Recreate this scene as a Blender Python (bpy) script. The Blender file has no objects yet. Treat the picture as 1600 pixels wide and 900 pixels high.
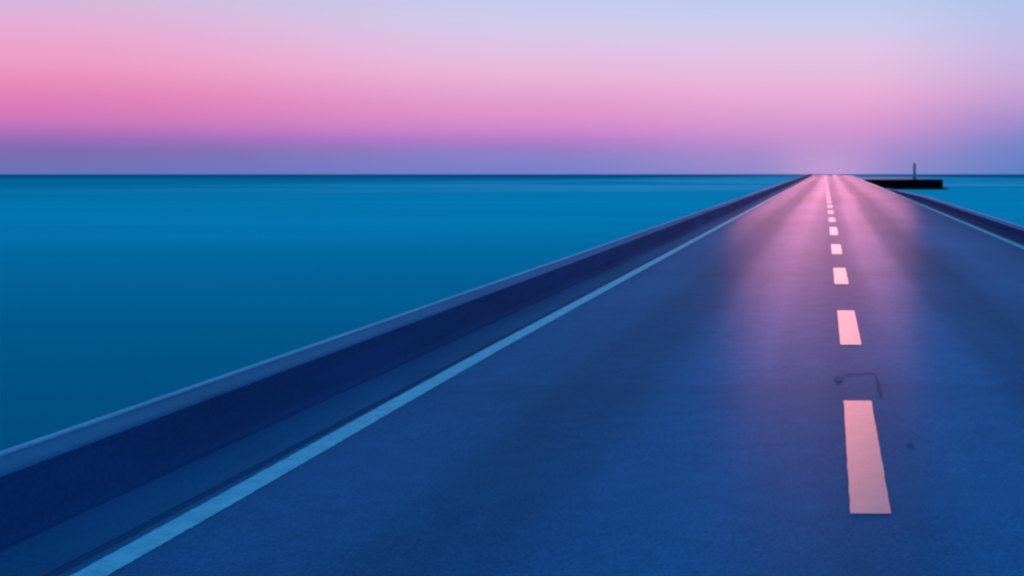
import bpy, bmesh, math, random
random.seed(11)
S = bpy.context.scene
C = S.collection
R = math.radians

# ------------------------------------------------------------------ camera
EYE = 1.6
cam = bpy.data.cameras.new("camera")
cam.sensor_width = 36.0
cam.lens = 47.25
cam.shift_x = -0.3106
cam.shift_y = -0.1112
cam.clip_start = 0.05
cam.clip_end = 80000.0
camo = bpy.data.objects.new("camera", cam)
camo.location = (0, 0, EYE)
camo.rotation_euler = (R(90), 0, 0)
C.objects.link(camo)
S.camera = camo

# ------------------------------------------------------------------ look
S.view_settings.view_transform = 'Standard'
S.view_settings.look = 'None'
S.view_settings.exposure = 0.0
S.view_settings.gamma = 1.0
S.cycles.filter_width = 2.6


def lin(c):
    out = []
    for v in c:
        v = v / 255.0
        out.append(v / 12.92 if v <= 0.04045 else ((v + 0.055) / 1.055) ** 2.4)
    return (out[0], out[1], out[2], 1.0)


# ------------------------------------------------------------------ sky (dusk, sun already at the horizon)
world = bpy.data.worlds.new("World")
S.world = world
world.use_nodes = True
wn, wl = world.node_tree.nodes, world.node_tree.links
wn.clear()
w_out = wn.new('ShaderNodeOutputWorld')
w_bg = wn.new('ShaderNodeBackground')
w_bg.inputs['Strength'].default_value = 1.0
wl.new(w_bg.outputs[0], w_out.inputs[0])
w_tc = wn.new('ShaderNodeTexCoord')
w_sep = wn.new('ShaderNodeSeparateXYZ')
wl.new(w_tc.outputs['Generated'], w_sep.inputs[0])


def wmath(op, a, b=None):
    n = wn.new('ShaderNodeMath')
    n.operation = op
    for i, v in enumerate((a, b)):
        if v is None:
            continue
        if isinstance(v, (int, float)):
            n.inputs[i].default_value = v
        else:
            wl.new(v, n.inputs[i])
    return n.outputs[0]


az = wmath('MULTIPLY', wmath('ARCTAN2', w_sep.outputs['X'], w_sep.outputs['Y']), 180 / math.pi)
el = wmath('MULTIPLY', wmath('ARCSINE', w_sep.outputs['Z']), 2 / math.pi)      # 0..1 over 0..90 deg
elp = wmath('POWER', wmath('MAXIMUM', el, 0.0), 0.5)

# the sky far above the frame: the blue of dusk, darkening to the zenith
UPPER = [(11, (152, 192, 232)), (17, (104, 176, 224)), (26, (58, 154, 210)), (40, (28, 134, 195)), (62, (12, 114, 180)), (90, (6, 100, 168))]


def ramp(stops):
    n = wn.new('ShaderNodeValToRGB')
    cr = n.color_ramp
    cr.interpolation = 'LINEAR'
    st = [(math.sqrt(max(e, 0) / 90.0), lin(c)) for e, c in stops]
    cr.elements[0].position, cr.elements[0].color = st[0]
    cr.elements[1].position, cr.elements[1].color = st[-1]
    for p, c in st[1:-1]:
        e = cr.elements.new(p)
        e.color = c
    wl.new(elp, n.inputs[0])
    return n.outputs[0]


def px(rows):                       # rows measured as heights above the horizon, 2100 units to a radian
    return [(math.degrees(math.atan(h / 2100.0)), c) for h, c in rows] + UPPER


r_left = ramp(px([(4, (104, 116, 186)), (32, (124, 108, 178)), (47, (152, 108, 184)), (59, (178, 113, 186)), (72, (200, 120, 188)),
                  (87, (216, 122, 185)), (107, (226, 130, 185)), (127, (232, 142, 188)), (152, (237, 156, 197)),
                  (182, (234, 166, 207)), (212, (226, 176, 215)), (250, (207, 188, 222)), (272, (206, 187, 226))]))
r_mid = ramp(px([(4, (118, 128, 205)), (22, (130, 130, 200)), (37, (150, 126, 200)), (52, (180, 125, 200)), (67, (205, 134, 205)),
                 (87, (220, 145, 205)), (107, (225, 155, 206)), (127, (229, 166, 210)), (152, (233, 180, 218)),
                 (177, (228, 190, 225)), (207, (217, 198, 232)), (232, (207, 203, 236)), (272, (196, 203, 238))]))
r_road = ramp(px([(4, (150, 138, 205)), (12, (153, 140, 205)), (32, (170, 140, 206)), (52, (190, 145, 208)), (72, (212, 150, 208)),
                  (97, (225, 160, 212)), (122, (233, 171, 216)), (152, (230, 185, 222)), (192, (224, 196, 230)),
                  (232, (205, 205, 238)), (272, (190, 205, 236))]))
r_right = ramp(px([(4, (92, 130, 196)), (37, (110, 132, 200)), (57, (130, 135, 205)), (82, (163, 140, 205)), (102, (180, 150, 208)),
                   (127, (200, 160, 212)), (152, (200, 174, 218)), (192, (200, 185, 228)), (232, (188, 192, 232)), (272, (178, 195, 235))]))
r_back = ramp([(0.2, (60, 96, 168)), (4, (78, 108, 182)), (9, (84, 124, 196)), (17, (72, 136, 202)), (26, (50, 134, 198)),
               (40, (28, 126, 190)), (62, (12, 114, 180)), (90, (6, 100, 168))])


def mapr(v, a, b):
    n = wn.new('ShaderNodeMapRange')
    n.interpolation_type = 'SMOOTHSTEP'
    wl.new(v, n.inputs['Value'])
    n.inputs['From Min'].default_value = a
    n.inputs['From Max'].default_value = b
    return n.outputs[0]


def wmix(f, a, b):
    n = wn.new('ShaderNodeMix')
    n.data_type = 'RGBA'
    wl.new(f, n.inputs['Factor'])
    wl.new(a, n.inputs['A'])
    wl.new(b, n.inputs['B'])
    return n.outputs['Result']


col = wmix(mapr(az, -31, -12), r_left, r_mid)
col = wmix(mapr(az, -13, -1), col, r_road)
col = wmix(mapr(az, 0.5, 9), col, r_right)
neg = wmath('MULTIPLY', az, -1.0)
back_f = wmath('MAXIMUM', mapr(az, 9, 80), mapr(neg, 40, 130))
col = wmix(back_f, col, r_back)
# the afterglow where the sun went down, just over the far end of the road
glow = wmath('MULTIPLY', mapr(wmath('ABSOLUTE', wmath('ADD', az, 0.1)), 3.2, 0.0), mapr(el, 0.025, 0.0))
w_rgb = wn.new('ShaderNodeRGB')
w_rgb.outputs[0].default_value = lin((232, 170, 212))
col = wmix(wmath('MULTIPLY', glow, 0.42), col, w_rgb.outputs[0])
wl.new(col, w_bg.inputs['Color'])

# ------------------------------------------------------------------ last glow of the sun, low over the far end of the road
sun = bpy.data.lights.new("sun", 'SUN')
sun.energy = 0.52
sun.angle = R(8)
sun.color = (1.0, 0.28, 0.37)
suno = bpy.data.objects.new("sun", sun)
suno.rotation_euler = (R(90 - 1.6), 0, R(180 + 0.3))
C.objects.link(suno)
# the lamp shines along its -Z: from the far end (+Y), a degree and a half up, towards the camera


# ------------------------------------------------------------------ materials
def material(name, base=(0.2, 0.2, 0.2), rough=0.7, spec=0.5):
    m = bpy.data.materials.new(name)
    m.use_nodes = True
    n, l = m.node_tree.nodes, m.node_tree.links
    b = n['Principled BSDF']
    b.inputs['Base Color'].default_value = (*base, 1)
    b.inputs['Roughness'].default_value = rough
    b.inputs['Specular IOR Level'].default_value = spec
    return m, n, l, b


def noise(n, l, vec, scale, detail=4.0, rough=0.55):
    t = n.new('ShaderNodeTexNoise')
    t.inputs['Scale'].default_value = scale
    t.inputs['Detail'].default_value = detail
    t.inputs['Roughness'].default_value = rough
    l.new(vec, t.inputs['Vector'])
    return t.outputs['Fac']


def mapping(n, l, scale):
    tc = n.new('ShaderNodeTexCoord')
    mp = n.new('ShaderNodeMapping')
    mp.inputs['Scale'].default_value = scale
    l.new(tc.outputs['Object'], mp.inputs['Vector'])
    return mp.outputs[0]


def rng(n, l, v, a, b, c, d, smooth=False):
    t = n.new('ShaderNodeMapRange')
    if smooth:
        t.interpolation_type = 'SMOOTHSTEP'
    l.new(v, t.inputs['Value'])
    for k, x in zip(('From Min', 'From Max', 'To Min', 'To Max'), (a, b, c, d)):
        t.inputs[k].default_value = x
    return t.outputs[0]


def nmath(n, l, op, a, b):
    t = n.new('ShaderNodeMath')
    t.operation = op
    for i, v in enumerate((a, b)):
        if isinstance(v, (int, float)):
            t.inputs[i].default_value = v
        else:
            l.new(v, t.inputs[i])
    return t.outputs[0]


def scaled(n, l, base, fac):
    t = n.new('ShaderNodeVectorMath')
    t.operation = 'SCALE'
    t.inputs[0].default_value = base
    l.new(fac, t.inputs['Scale'])
    return t.outputs[0]


def bump(n, l, b, h, strength, dist):
    t = n.new('ShaderNodeBump')
    t.inputs['Strength'].default_value = strength
    t.inputs['Distance'].default_value = dist
    l.new(h, t.inputs['Height'])
    l.new(t.outputs[0], b.inputs['Normal'])


def asphalt():
    m, n, l, b = material('worn_asphalt', rough=0.5, spec=0.00028)
    b.inputs['Sheen Weight'].default_value = 0.14          # dusty, dry surface: paler at a low angle
    b.inputs['Sheen Roughness'].default_value = 0.35
    b.inputs['Sheen Tint'].default_value = (0.66, 0.84, 1.0, 1)
    v1 = mapping(n, l, (1, 1, 1))
    tc = n.new('ShaderNodeTexCoord')
    sx = n.new('ShaderNodeSeparateXYZ')
    l.new(tc.outputs['Object'], sx.inputs[0])
    wob = noise(n, l, mapping(n, l, (0.25, 0.03, 1)), 1.0, 2.0)
    x = nmath(n, l, 'ADD', sx.outputs['X'], rng(n, l, wob, 0.2, 0.8, -0.25, 0.25))
    cr = n.new('ShaderNodeValToRGB')            # polish across the carriageway, x = -4 .. 5 m
    l.new(rng(n, l, x, -4, 5, 0, 1), cr.inputs[0])
    prof = [(-4, .45), (-3.1, .42), (-2.5, .62), (-2.1, .5), (-1.75, .16), (-1.45, .2), (-1.05, .8), (-.65, 1.0), (-.3, .7), (0.05, .42),
            (.3, .5), (.65, .95), (1.0, .9), (1.35, .3), (1.75, .15), (2.1, .5), (2.5, .75), (2.9, .6), (3.5, .4), (5, .4)]
    e = cr.color_ramp.elements
    cr.color_ramp.interpolation = 'EASE'
    e[0].position, e[0].color = 0, (prof[0][1],) * 3 + (1,)
    e[1].position, e[1].color = 1, (prof[-1][1],) * 3 + (1,)
    for xx, p in prof[1:-1]:
        q = e.new((xx + 4) / 9)
        q.color = (p, p, p, 1)
    pol = cr.outputs[0]
    blotch = noise(n, l, mapping(n, l, (0.5, 0.12, 1)), 1.0, 4.0)
    patch = noise(n, l, mapping(n, l, (0.03, 0.22, 1)), 1.0, 2.0)
    grain = noise(n, l, v1, 70.0, 3.0, 0.7)
    f = nmath(n, l, 'MULTIPLY', rng(n, l, pol, 0, 1, 0.76, 1.46), rng(n, l, blotch, 0.25, 0.75, 0.85, 1.15))
    f = nmath(n, l, 'MULTIPLY', f, rng(n, l, patch, 0.3, 0.7, 0.92, 1.08))
    f = nmath(n, l, 'MULTIPLY', f, rng(n, l, grain, 0.3, 0.7, 0.66, 1.34))
    mott = noise(n, l, v1, 5.0, 4.0, 0.65)
    f = nmath(n, l, 'MULTIPLY', f, rng(n, l, mott, 0.3, 0.7, 0.9, 1.1))
    # bays laid one after another: each its own tone, with a thin seam between
    bay = nmath(n, l, 'MULTIPLY', sx.outputs['Y'], 1 / 4.9)
    wn1 = n.new('ShaderNodeTexWhiteNoise'); wn1.noise_dimensions = '1D'
    l.new(nmath(n, l, 'FLOOR', bay, 0.0), wn1.inputs['W'])
    f = nmath(n, l, 'MULTIPLY', f, rng(n, l, wn1.outputs['Value'], 0, 1, 0.93, 1.07))
    fr = nmath(n, l, 'FRACT', nmath(n, l, 'ADD', bay, rng(n, l, mott, 0, 1, -.006, .006)), 0.0)
    f = nmath(n, l, 'MULTIPLY', f, rng(n, l, fr, 0.0, 0.012, 0.8, 1.0))
    l.new(scaled(n, l, (0.06, 0.175, 0.315), f), b.inputs['Base Color'])
    l.new(rng(n, l, pol, 0, 1, 0.40, 0.32), b.inputs['Roughness'])
    bump(n, l, b, grain, 0.12, 0.003)
    return m


def paint(name, base, wear_to, rough=0.55, spec=0.4):
    m, n, l, b = material(name, base, rough, spec)
    v = mapping(n, l, (1, 1, 1))
    w = noise(n, l, v, 9.0, 6.0, 0.75)
    g = noise(n, l, v, 60.0, 3.0, 0.7)
    mx = n.new('ShaderNodeMix')
    mx.data_type = 'RGBA'
    l.new(nmath(n, l, 'MULTIPLY', rng(n, l, w, 0.40, 0.68, 0.0, 0.9), rng(n, l, g, 0.3, 0.7, 0.4, 1.0)), mx.inputs['Factor'])
    mx.inputs['A'].default_value = (*base, 1)
    mx.inputs['B'].default_value = (*wear_to, 1)
    l.new(mx.outputs['Result'], b.inputs['Base Color'])
    bump(n, l, b, g, 0.2, 0.003)
    return m


def concrete(name, base, rough=0.8, spec=0.3, amp=0.25):
    m, n, l, b = material(name, base, rough, spec)
    a = noise(n, l, mapping(n, l, (1.2, 0.35, 3)), 1.0, 5.0, 0.6)
    g = noise(n, l, mapping(n, l, (1, 1, 1)), 45.0, 3.0, 0.6)
    f = nmath(n, l, 'MULTIPLY', rng(n, l, a, 0.25, 0.75, 1 - amp, 1 + amp), rng(n, l, g, 0.3, 0.7, 0.85, 1.15))
    l.new(scaled(n, l, base, f), b.inputs['Base Color'])
    bump(n, l, b, g, 0.25, 0.004)
    return m


def sea_water():
    m, n, l, b = material('sea_water', (0.01, 0.4, 0.6), 0.5, 0.0)
    tc = n.new('ShaderNodeTexCoord')
    sx = n.new('ShaderNodeSeparateXYZ')
    l.new(tc.outputs['Object'], sx.inputs[0])
    # grazing reflection put into the colour: brighter with distance, deep blue water far out
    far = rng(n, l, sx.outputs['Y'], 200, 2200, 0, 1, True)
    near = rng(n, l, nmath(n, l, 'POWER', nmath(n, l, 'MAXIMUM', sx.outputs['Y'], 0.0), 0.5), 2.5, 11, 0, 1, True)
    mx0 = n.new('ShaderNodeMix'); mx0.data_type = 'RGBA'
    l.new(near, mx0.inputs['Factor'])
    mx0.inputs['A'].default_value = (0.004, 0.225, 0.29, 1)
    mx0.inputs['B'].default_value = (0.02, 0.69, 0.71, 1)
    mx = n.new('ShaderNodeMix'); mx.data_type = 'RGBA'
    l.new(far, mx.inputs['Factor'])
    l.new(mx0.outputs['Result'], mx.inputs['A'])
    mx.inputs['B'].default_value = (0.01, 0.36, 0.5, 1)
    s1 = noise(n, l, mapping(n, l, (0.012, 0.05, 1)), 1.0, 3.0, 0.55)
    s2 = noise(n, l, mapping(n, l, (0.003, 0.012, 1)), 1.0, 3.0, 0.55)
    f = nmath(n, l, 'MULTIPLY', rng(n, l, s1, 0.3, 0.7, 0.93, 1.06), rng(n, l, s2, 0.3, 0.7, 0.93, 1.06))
    glow_tone = rng(n, l, nmath(n, l, 'ABSOLUTE', sx.outputs['X'], 0.0), 25, 260, 1.2, 0.9, True)   # reflected sky glow painted as paler water along the causeway
    f = nmath(n, l, 'MULTIPLY', f, glow_tone)
    vs = n.new('ShaderNodeVectorMath'); vs.operation = 'SCALE'
    l.new(mx.outputs['Result'], vs.inputs[0]); l.new(f, vs.inputs['Scale'])
    l.new(vs.outputs[0], b.inputs['Base Color'])
    # calm slicks in the lee of the far causeway, sky reflection painted pale
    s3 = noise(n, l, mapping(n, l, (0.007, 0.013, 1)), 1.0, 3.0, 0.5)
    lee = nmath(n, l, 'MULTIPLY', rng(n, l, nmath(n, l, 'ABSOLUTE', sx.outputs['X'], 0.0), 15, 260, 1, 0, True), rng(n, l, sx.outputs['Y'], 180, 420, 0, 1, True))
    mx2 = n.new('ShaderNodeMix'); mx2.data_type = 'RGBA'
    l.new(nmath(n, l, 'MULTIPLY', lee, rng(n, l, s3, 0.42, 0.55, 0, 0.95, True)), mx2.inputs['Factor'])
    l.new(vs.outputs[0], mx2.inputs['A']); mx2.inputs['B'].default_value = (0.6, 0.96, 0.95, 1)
    l.new(mx2.outputs['Result'], b.inputs['Base Color'])
    w = noise(n, l, mapping(n, l, (0.35, 0.9, 1)), 1.0, 4.0, 0.55)
    bump(n, l, b, w, 0.06, 0.1)
    return m


M_asphalt = asphalt()
M_white = paint('worn_white_road_paint', (0.62, 0.93, 0.95), (0.12, 0.42, 0.6), 0.5, 0.7)
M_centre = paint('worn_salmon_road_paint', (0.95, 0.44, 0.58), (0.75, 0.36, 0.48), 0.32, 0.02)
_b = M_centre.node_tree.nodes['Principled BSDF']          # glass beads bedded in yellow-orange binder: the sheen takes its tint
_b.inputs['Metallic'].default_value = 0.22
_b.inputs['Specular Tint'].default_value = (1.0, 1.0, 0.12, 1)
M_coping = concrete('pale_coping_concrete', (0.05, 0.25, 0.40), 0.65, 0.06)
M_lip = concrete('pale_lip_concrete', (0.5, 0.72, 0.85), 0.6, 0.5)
M_face = concrete('dark_wall_concrete', (0.026, 0.09, 0.22), 0.8, 0.03)  # wall face, darker base colour than the coping
M_shoulder = concrete('shoulder_concrete', (0.06, 0.18, 0.32), 0.7, 0.04)
M_joint, *_ = material('dark_joint_sealant', (0.032, 0.11, 0.21), 0.8, 0.05)
M_tar, *_ = material('faded_dark_tar', (0.055, 0.16, 0.285), 0.4, 0.00028)
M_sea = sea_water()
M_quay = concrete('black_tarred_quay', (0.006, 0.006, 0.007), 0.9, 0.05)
M_deck = concrete('pale_deck_concrete', (0.3, 0.26, 0.28), 0.6, 0.25)
M_beacon = concrete('hazed_beacon_paint', (0.85, 0.5, 0.6), 0.6, 0.3, 0.05)  # distance haze put into the beacon's pale base colour
M_bed = concrete('seabed_sand', (0.2, 0.19, 0.15))


# ------------------------------------------------------------------ helpers
def link(name, me, mat=None, parent=None, kind=None):
    if mat is not None and not me.materials:
        me.materials.append(mat)
    o = bpy.data.objects.new(name, me)
    C.objects.link(o)
    if parent is not None:
        o.parent = parent
    if kind:
        o['kind'] = kind
    return o


def thing(name, label, cat, loc=(0, 0, 0), group=None):
    o = bpy.data.objects.new(name, None)
    o.empty_display_size = 0.3
    o.location = loc
    o['label'], o['category'] = label, cat
    if group:
        o['group'] = group
    C.objects.link(o)
    return o


SL, YC, YD, DOWN = 0.0057, 235.0, 260.0, -0.0155


def zr(y):                                   # long section of the road: a gentle rise, a crest, then down to the quay
    if y <= YC:
        return SL * y
    z = SL * YC
    t = min(y, YD) - YC
    z += SL * t + (DOWN - SL) / (YD - YC) * t * t / 2
    if y > YD:
        z += DOWN * (y - YD)
    return z


ROAD_END = 315.0
YS = [-40 + 4 * i for i in range(11)] + [0.5 * i for i in range(9, 60)] + [30 + 2.5 * i for i in range(82)] + [235 + 2 * i for i in range(14)] + [265 + 5 * i for i in range(11)]
YS = sorted(set(y for y in YS if y <= ROAD_END))


def sweep(points, ys, mats=None, closed=False, dx=None, jitter=0.0, smooth=False, hz=None):
    """sweep a cross-section [(x, z), ...] along the road's long section"""
    me = bpy.data.meshes.new('sweep')
    n = len(points)
    vs, fs, mi = [], [], []
    for y in ys:
        b = zr(y)
        ox = dx(y) if dx else 0.0
        for x, z in points:
            j = random.uniform(-jitter, jitter) if jitter else 0.0
            vs.append((x + ox + j, y, b + (z * hz(y) if hz and z > 0.02 else z)))
    segs = n if closed else n - 1
    for i in range(len(ys) - 1):
        for k in range(segs):
            a, c = i * n + k, i * n + (k + 1) % n
            fs.append((a, c, c + n, a + n))
            mi.append(mats[k] if mats else 0)
    if closed:
        fs.append(tuple(range(n))[::-1])
        fs.append(tuple((len(ys) - 1) * n + k for k in range(n)))
        mi += [0, 0]
    me.from_pydata(vs, [], fs)
    me.polygons.foreach_set('material_index', mi)
    me.validate()
    me.update()
    bm = bmesh.new(); bm.from_mesh(me)
    bmesh.ops.recalc_face_normals(bm, faces=bm.faces)
    bm.to_mesh(me); bm.free()
    if not closed and sum(p.normal.z for p in me.polygons) < 0:
        me.flip_normals()
    if smooth:
        me.polygons.foreach_set('use_smooth', [True] * len(me.polygons))
        me.set_sharp_from_angle(angle=R(40))
    return me


# ------------------------------------------------------------------ setting: sea, road
SEA = -2.0
me = bpy.data.meshes.new('sea')
rings = [0, 15, 40, 90, 200, 500, 1200, 3000, 8000, 20000, 40000]
N = 96
vs, fs = [(0, 0, SEA)], []
for r in rings[1:]:
    for k in range(N):
        a = 2 * math.pi * k / N
        vs.append((r * math.cos(a), r * math.sin(a), SEA))
for k in range(N):
    fs.append((0, 1 + k, 1 + (k + 1) % N))
for i in range(len(rings) - 2):
    for k in range(N):
        a, b2 = 1 + i * N + k, 1 + i * N + (k + 1) % N
        fs.append((a, a + N, b2 + N, b2))
me.from_pydata(vs, [], fs)
me.update()
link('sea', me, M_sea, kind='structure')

LX, RX = -3.48, 4.10                    # foot of the left and right parapet
road_me = sweep([(LX - .1, -4.5), (LX - .1, -0.012), (-3.015, 0), (-1.5, .004), (0.2, .006), (2, .004), (3.95, 0), (3.963, -0.012), (3.963, -4.5)], YS)
road = link('road', road_me, M_asphalt, kind='structure')

link('shoulder', sweep([(LX, -.02), (LX, .008), (-3.065, .008), (-3.065, -.02)], YS, closed=True), M_shoulder, road)
def ease(y):                              # the left line stands a little closer to the middle near the camera
    t = max(0.0, min(1.0, (y - 5.0) / 7.0))
    return .055 * (1 - t * t * (3 - 2 * t))


link('joint', sweep([(-3.064, 0.002), (-3.022, 0.002)], YS), M_joint, road)
R_STOP = 97.5                           # the right parapet and its shoulder stop here, short of the crest
YR = [y for y in YS if y <= R_STOP]
link('shoulder', sweep([(3.965, -4.4), (3.965, .008), (RX, .008), (RX, -4.4)], YR, closed=True), M_shoulder, road)

YL = [-10 + 0.4 * i for i in range(25)] + [0.03 * i for i in range(700)] + [21 + 1.0 * i for i in range(240)]
YL = [y for y in YL if y < 258]
link('edge_line', sweep([(-3.018, .0042), (-2.875, .0046)], YL, dx=ease, jitter=.0025), M_white, road)
link('edge_line', sweep([(3.73, .0048), (3.88, .0046)], YL, jitter=.0025), M_white, road)


def drift(y):
    return -0.0046 * max(0.0, y - 12.0)


# centre dashes: measured near ones, then the same spacing up the rise
K = 3360.0
spans = []
for a, b2 in ((805.5, 628), (540, 486.5), (444.5, 419.5), (397.5, 382.5), (367.5, 355.5)):
    spans.append((K / (a - 260), K / (b2 - 260)))
y = spans[-1][1] + 3.5
while y < 252:
    spans.append((y, y + 3.1))
    y += 6.7
spans.insert(0, (0.0, 3.1)); spans.insert(0, (-6.4, -3.3))
for a, b2 in spans:
    xs = drift((a + b2) / 2)
    n = max(2, int((b2 - a) / 0.1)) if b2 < 30 else 4
    ys = [a + (b2 - a) * i / n for i in range(n + 1)]
    base = 0.093
    m2 = sweep([(base, .0098), (base + .187, .0098)], ys, dx=drift, jitter=.002)
    link('lane_dash', m2, M_centre, road)


# sealed crack and small tar spot beside the dashes
def blob(name, pts, mat, z=.011):
    mb = bpy.data.meshes.new(name)
    mb.from_pydata([(x, yy, zr(yy) + z) for x, yy in pts], [], [tuple(range(len(pts)))])
    mb.update()
    if mb.polygons[0].normal.z < 0:
        mb.flip_normals()
    return link(name, mb, mat, road)


def at(pxx, pyy):                         # a point of the road surface from where it shows in the photograph
    d = K / (pyy - 260)
    return ((pxx - 1297) / 2100 * d, d)


def ragged(line, w, seed):
    """a thin strip with uneven edges along a few road points"""
    rr = random.Random(seed)
    pts = []
    for (x0, y0), (x1, y1) in zip(line, line[1:]):
        n = max(2, int(math.hypot(x1 - x0, y1 - y0) / .04))
        pts += [(x0 + (x1 - x0) * i / n, y0 + (y1 - y0) * i / n) for i in range(n)]
    pts.append(line[-1])
    L, Rr = [], []
    for i, (x, yy) in enumerate(pts):
        q0, q1 = pts[max(0, i - 1)], pts[min(len(pts) - 1, i + 1)]
        tx, ty = q1[0] - q0[0], q1[1] - q0[1]
        ln = math.hypot(tx, ty) or 1
        e = min(1.0, .25 + min(i, len(pts) - 1 - i) * .4)
        k = w * e * rr.uniform(.6, 1.3) / 2
        ox = rr.uniform(-.006, .006)
        L.append((x - ty / ln * k + ox, yy + tx / ln * k))
        Rr.append((x + ty / ln * k + ox, yy - tx / ln * k))
    return L + Rr[::-1]


def lump(px_, py_, rx, ry, seed):
    rr = random.Random(seed)
    cx, cy = at(px_, py_)
    return [(cx + rx * rr.uniform(.7, 1.2) * math.cos(2 * math.pi * k / 18), cy + ry * rr.uniform(.7, 1.2) * math.sin(2 * math.pi * k / 18)) for k in range(18)]


blob('tar_seal', lump(1310, 594, .032, .16, 2), M_tar)
blob('tar_seal', ragged([at(1314, 588), at(1330, 586.5), at(1352, 586), at(1371, 585)], .06, 3), M_tar, .013)
blob('tar_seal', ragged([at(1369, 589), at(1372, 600), at(1378, 622)], .016, 4), M_tar, .0115)
blob('tar_spot', lump(1422, 698, .021, .05, 5), M_tar)

# ------------------------------------------------------------------ parapets
def parapet(label, side, foot, top_in, top_out, h, YS=YS, hz=None):
    t = thing('parapet', label, 'parapet', group='low parapets along the causeway')
    s = side
    out = top_out
    # face of the wall with a cove cast at its foot
    cove = [(-.05, .0085), (-.035, .010), (-.018, .016), (-.004, .028), (.004, .045), (.009, .07)]
    body = [(s * (foot - .05), -.03)] + [(s * (foot + a), z) for a, z in cove] + [(s * top_in, h - .02), (s * (out - .015), h - .02), (s * (out - .015), -4.5), (s * (foot + .08), -4.5)]
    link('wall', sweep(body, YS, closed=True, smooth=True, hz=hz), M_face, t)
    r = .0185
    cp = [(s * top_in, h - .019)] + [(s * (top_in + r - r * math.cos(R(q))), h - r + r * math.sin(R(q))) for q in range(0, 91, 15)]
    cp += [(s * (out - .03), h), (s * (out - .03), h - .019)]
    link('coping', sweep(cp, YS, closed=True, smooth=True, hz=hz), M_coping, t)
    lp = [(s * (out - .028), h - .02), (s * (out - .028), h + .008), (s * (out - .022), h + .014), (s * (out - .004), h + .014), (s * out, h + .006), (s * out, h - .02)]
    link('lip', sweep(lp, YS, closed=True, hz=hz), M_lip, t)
    return t


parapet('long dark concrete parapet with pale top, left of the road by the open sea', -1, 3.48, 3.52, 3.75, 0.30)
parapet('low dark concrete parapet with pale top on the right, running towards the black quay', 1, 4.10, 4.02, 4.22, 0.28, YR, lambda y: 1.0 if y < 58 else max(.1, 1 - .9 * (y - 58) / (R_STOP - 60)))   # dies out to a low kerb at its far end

# ------------------------------------------------------------------ quay beyond the crest
def prism(pts, z0, z1, bev=0.0):
    me = bpy.data.meshes.new('prism')
    bm = bmesh.new()
    lo = [bm.verts.new((x, yy, z0)) for x, yy in pts]
    hi = [bm.verts.new((x, yy, z1)) for x, yy in pts]
    n = len(pts)
    for k in range(n):
        bm.faces.new((lo[k], lo[(k + 1) % n], hi[(k + 1) % n], hi[k]))
    bm.faces.new(hi); bm.faces.new(lo[::-1])
    bmesh.ops.recalc_face_normals(bm, faces=bm.faces)
    if bev:
        bmesh.ops.bevel(bm, geom=bm.edges[:], offset=bev, segments=2, affect='EDGES', profile=0.6)
    bm.to_mesh(me); bm.free()
    return me


DZ = zr(ROAD_END)
Q = thing('quay', 'black walled quay on the water, right of the far end of the road', 'quay', (0, 0, 0))
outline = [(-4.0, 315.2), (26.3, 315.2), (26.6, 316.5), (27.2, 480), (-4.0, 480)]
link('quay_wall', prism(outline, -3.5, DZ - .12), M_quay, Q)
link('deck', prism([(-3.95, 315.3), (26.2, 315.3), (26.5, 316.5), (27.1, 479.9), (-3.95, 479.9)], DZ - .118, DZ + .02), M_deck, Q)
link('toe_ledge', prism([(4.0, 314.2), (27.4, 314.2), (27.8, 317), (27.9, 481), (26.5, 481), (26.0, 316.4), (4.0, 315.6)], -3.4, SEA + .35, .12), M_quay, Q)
fm = prism([(-.14, -.16), (.14, -.16), (.14, .16), (-.14, .16)], SEA - .6, DZ - .16, .03)
for i in range(15):
    o = link('fender_pile', fm, M_quay, Q)
    o.location = (5.2 + i * 1.5, 315.05, 0)

# ------------------------------------------------------------------ beacon on the quay
def lathe(prof, seg=20):
    me = bpy.data.meshes.new('lathe')
    vs, fs = [], []
    for r, z in prof:
        for k in range(seg):
            a = 2 * math.pi * k / seg
            vs.append((r * math.cos(a), r * math.sin(a), z))
    for i in range(len(prof) - 1):
        for k in range(seg):
            a, b2 = i * seg + k, i * seg + (k + 1) % seg
            fs.append((a, b2, b2 + seg, a + seg))
    fs.append(tuple(range(seg))[::-1])
    fs.append(tuple((len(prof) - 1) * seg + k for k in range(seg)))
    me.from_pydata(vs, [], fs)
    me.update()
    me.polygons.foreach_set('use_smooth', [len(p.vertices) == 4 for p in me.polygons])
    return me


B = thing('beacon', 'slender haze-paled harbour light column standing on the black quay', 'beacon', (20.8, 331.0, DZ + .02))
link('plinth', lathe([(.5, 0), (.5, .2), (.42, .26)]), M_deck, B)
link('column', lathe([(.44, .26), (.40, 1.4), (.36, 3.2)]), M_beacon, B)
link('gallery', lathe([(.33, 3.2), (.46, 3.26), (.46, 3.34), (.3, 3.36)]), M_beacon, B)
link('lantern', lathe([(.26, 3.36), (.28, 3.4), (.28, 3.75), (.26, 3.78)]), M_beacon, B)
link('lantern_cap', lathe([(.28, 3.78), (.25, 3.86), (.12, 3.98), (.03, 4.02), (.02, 4.15)]), M_beacon, B)
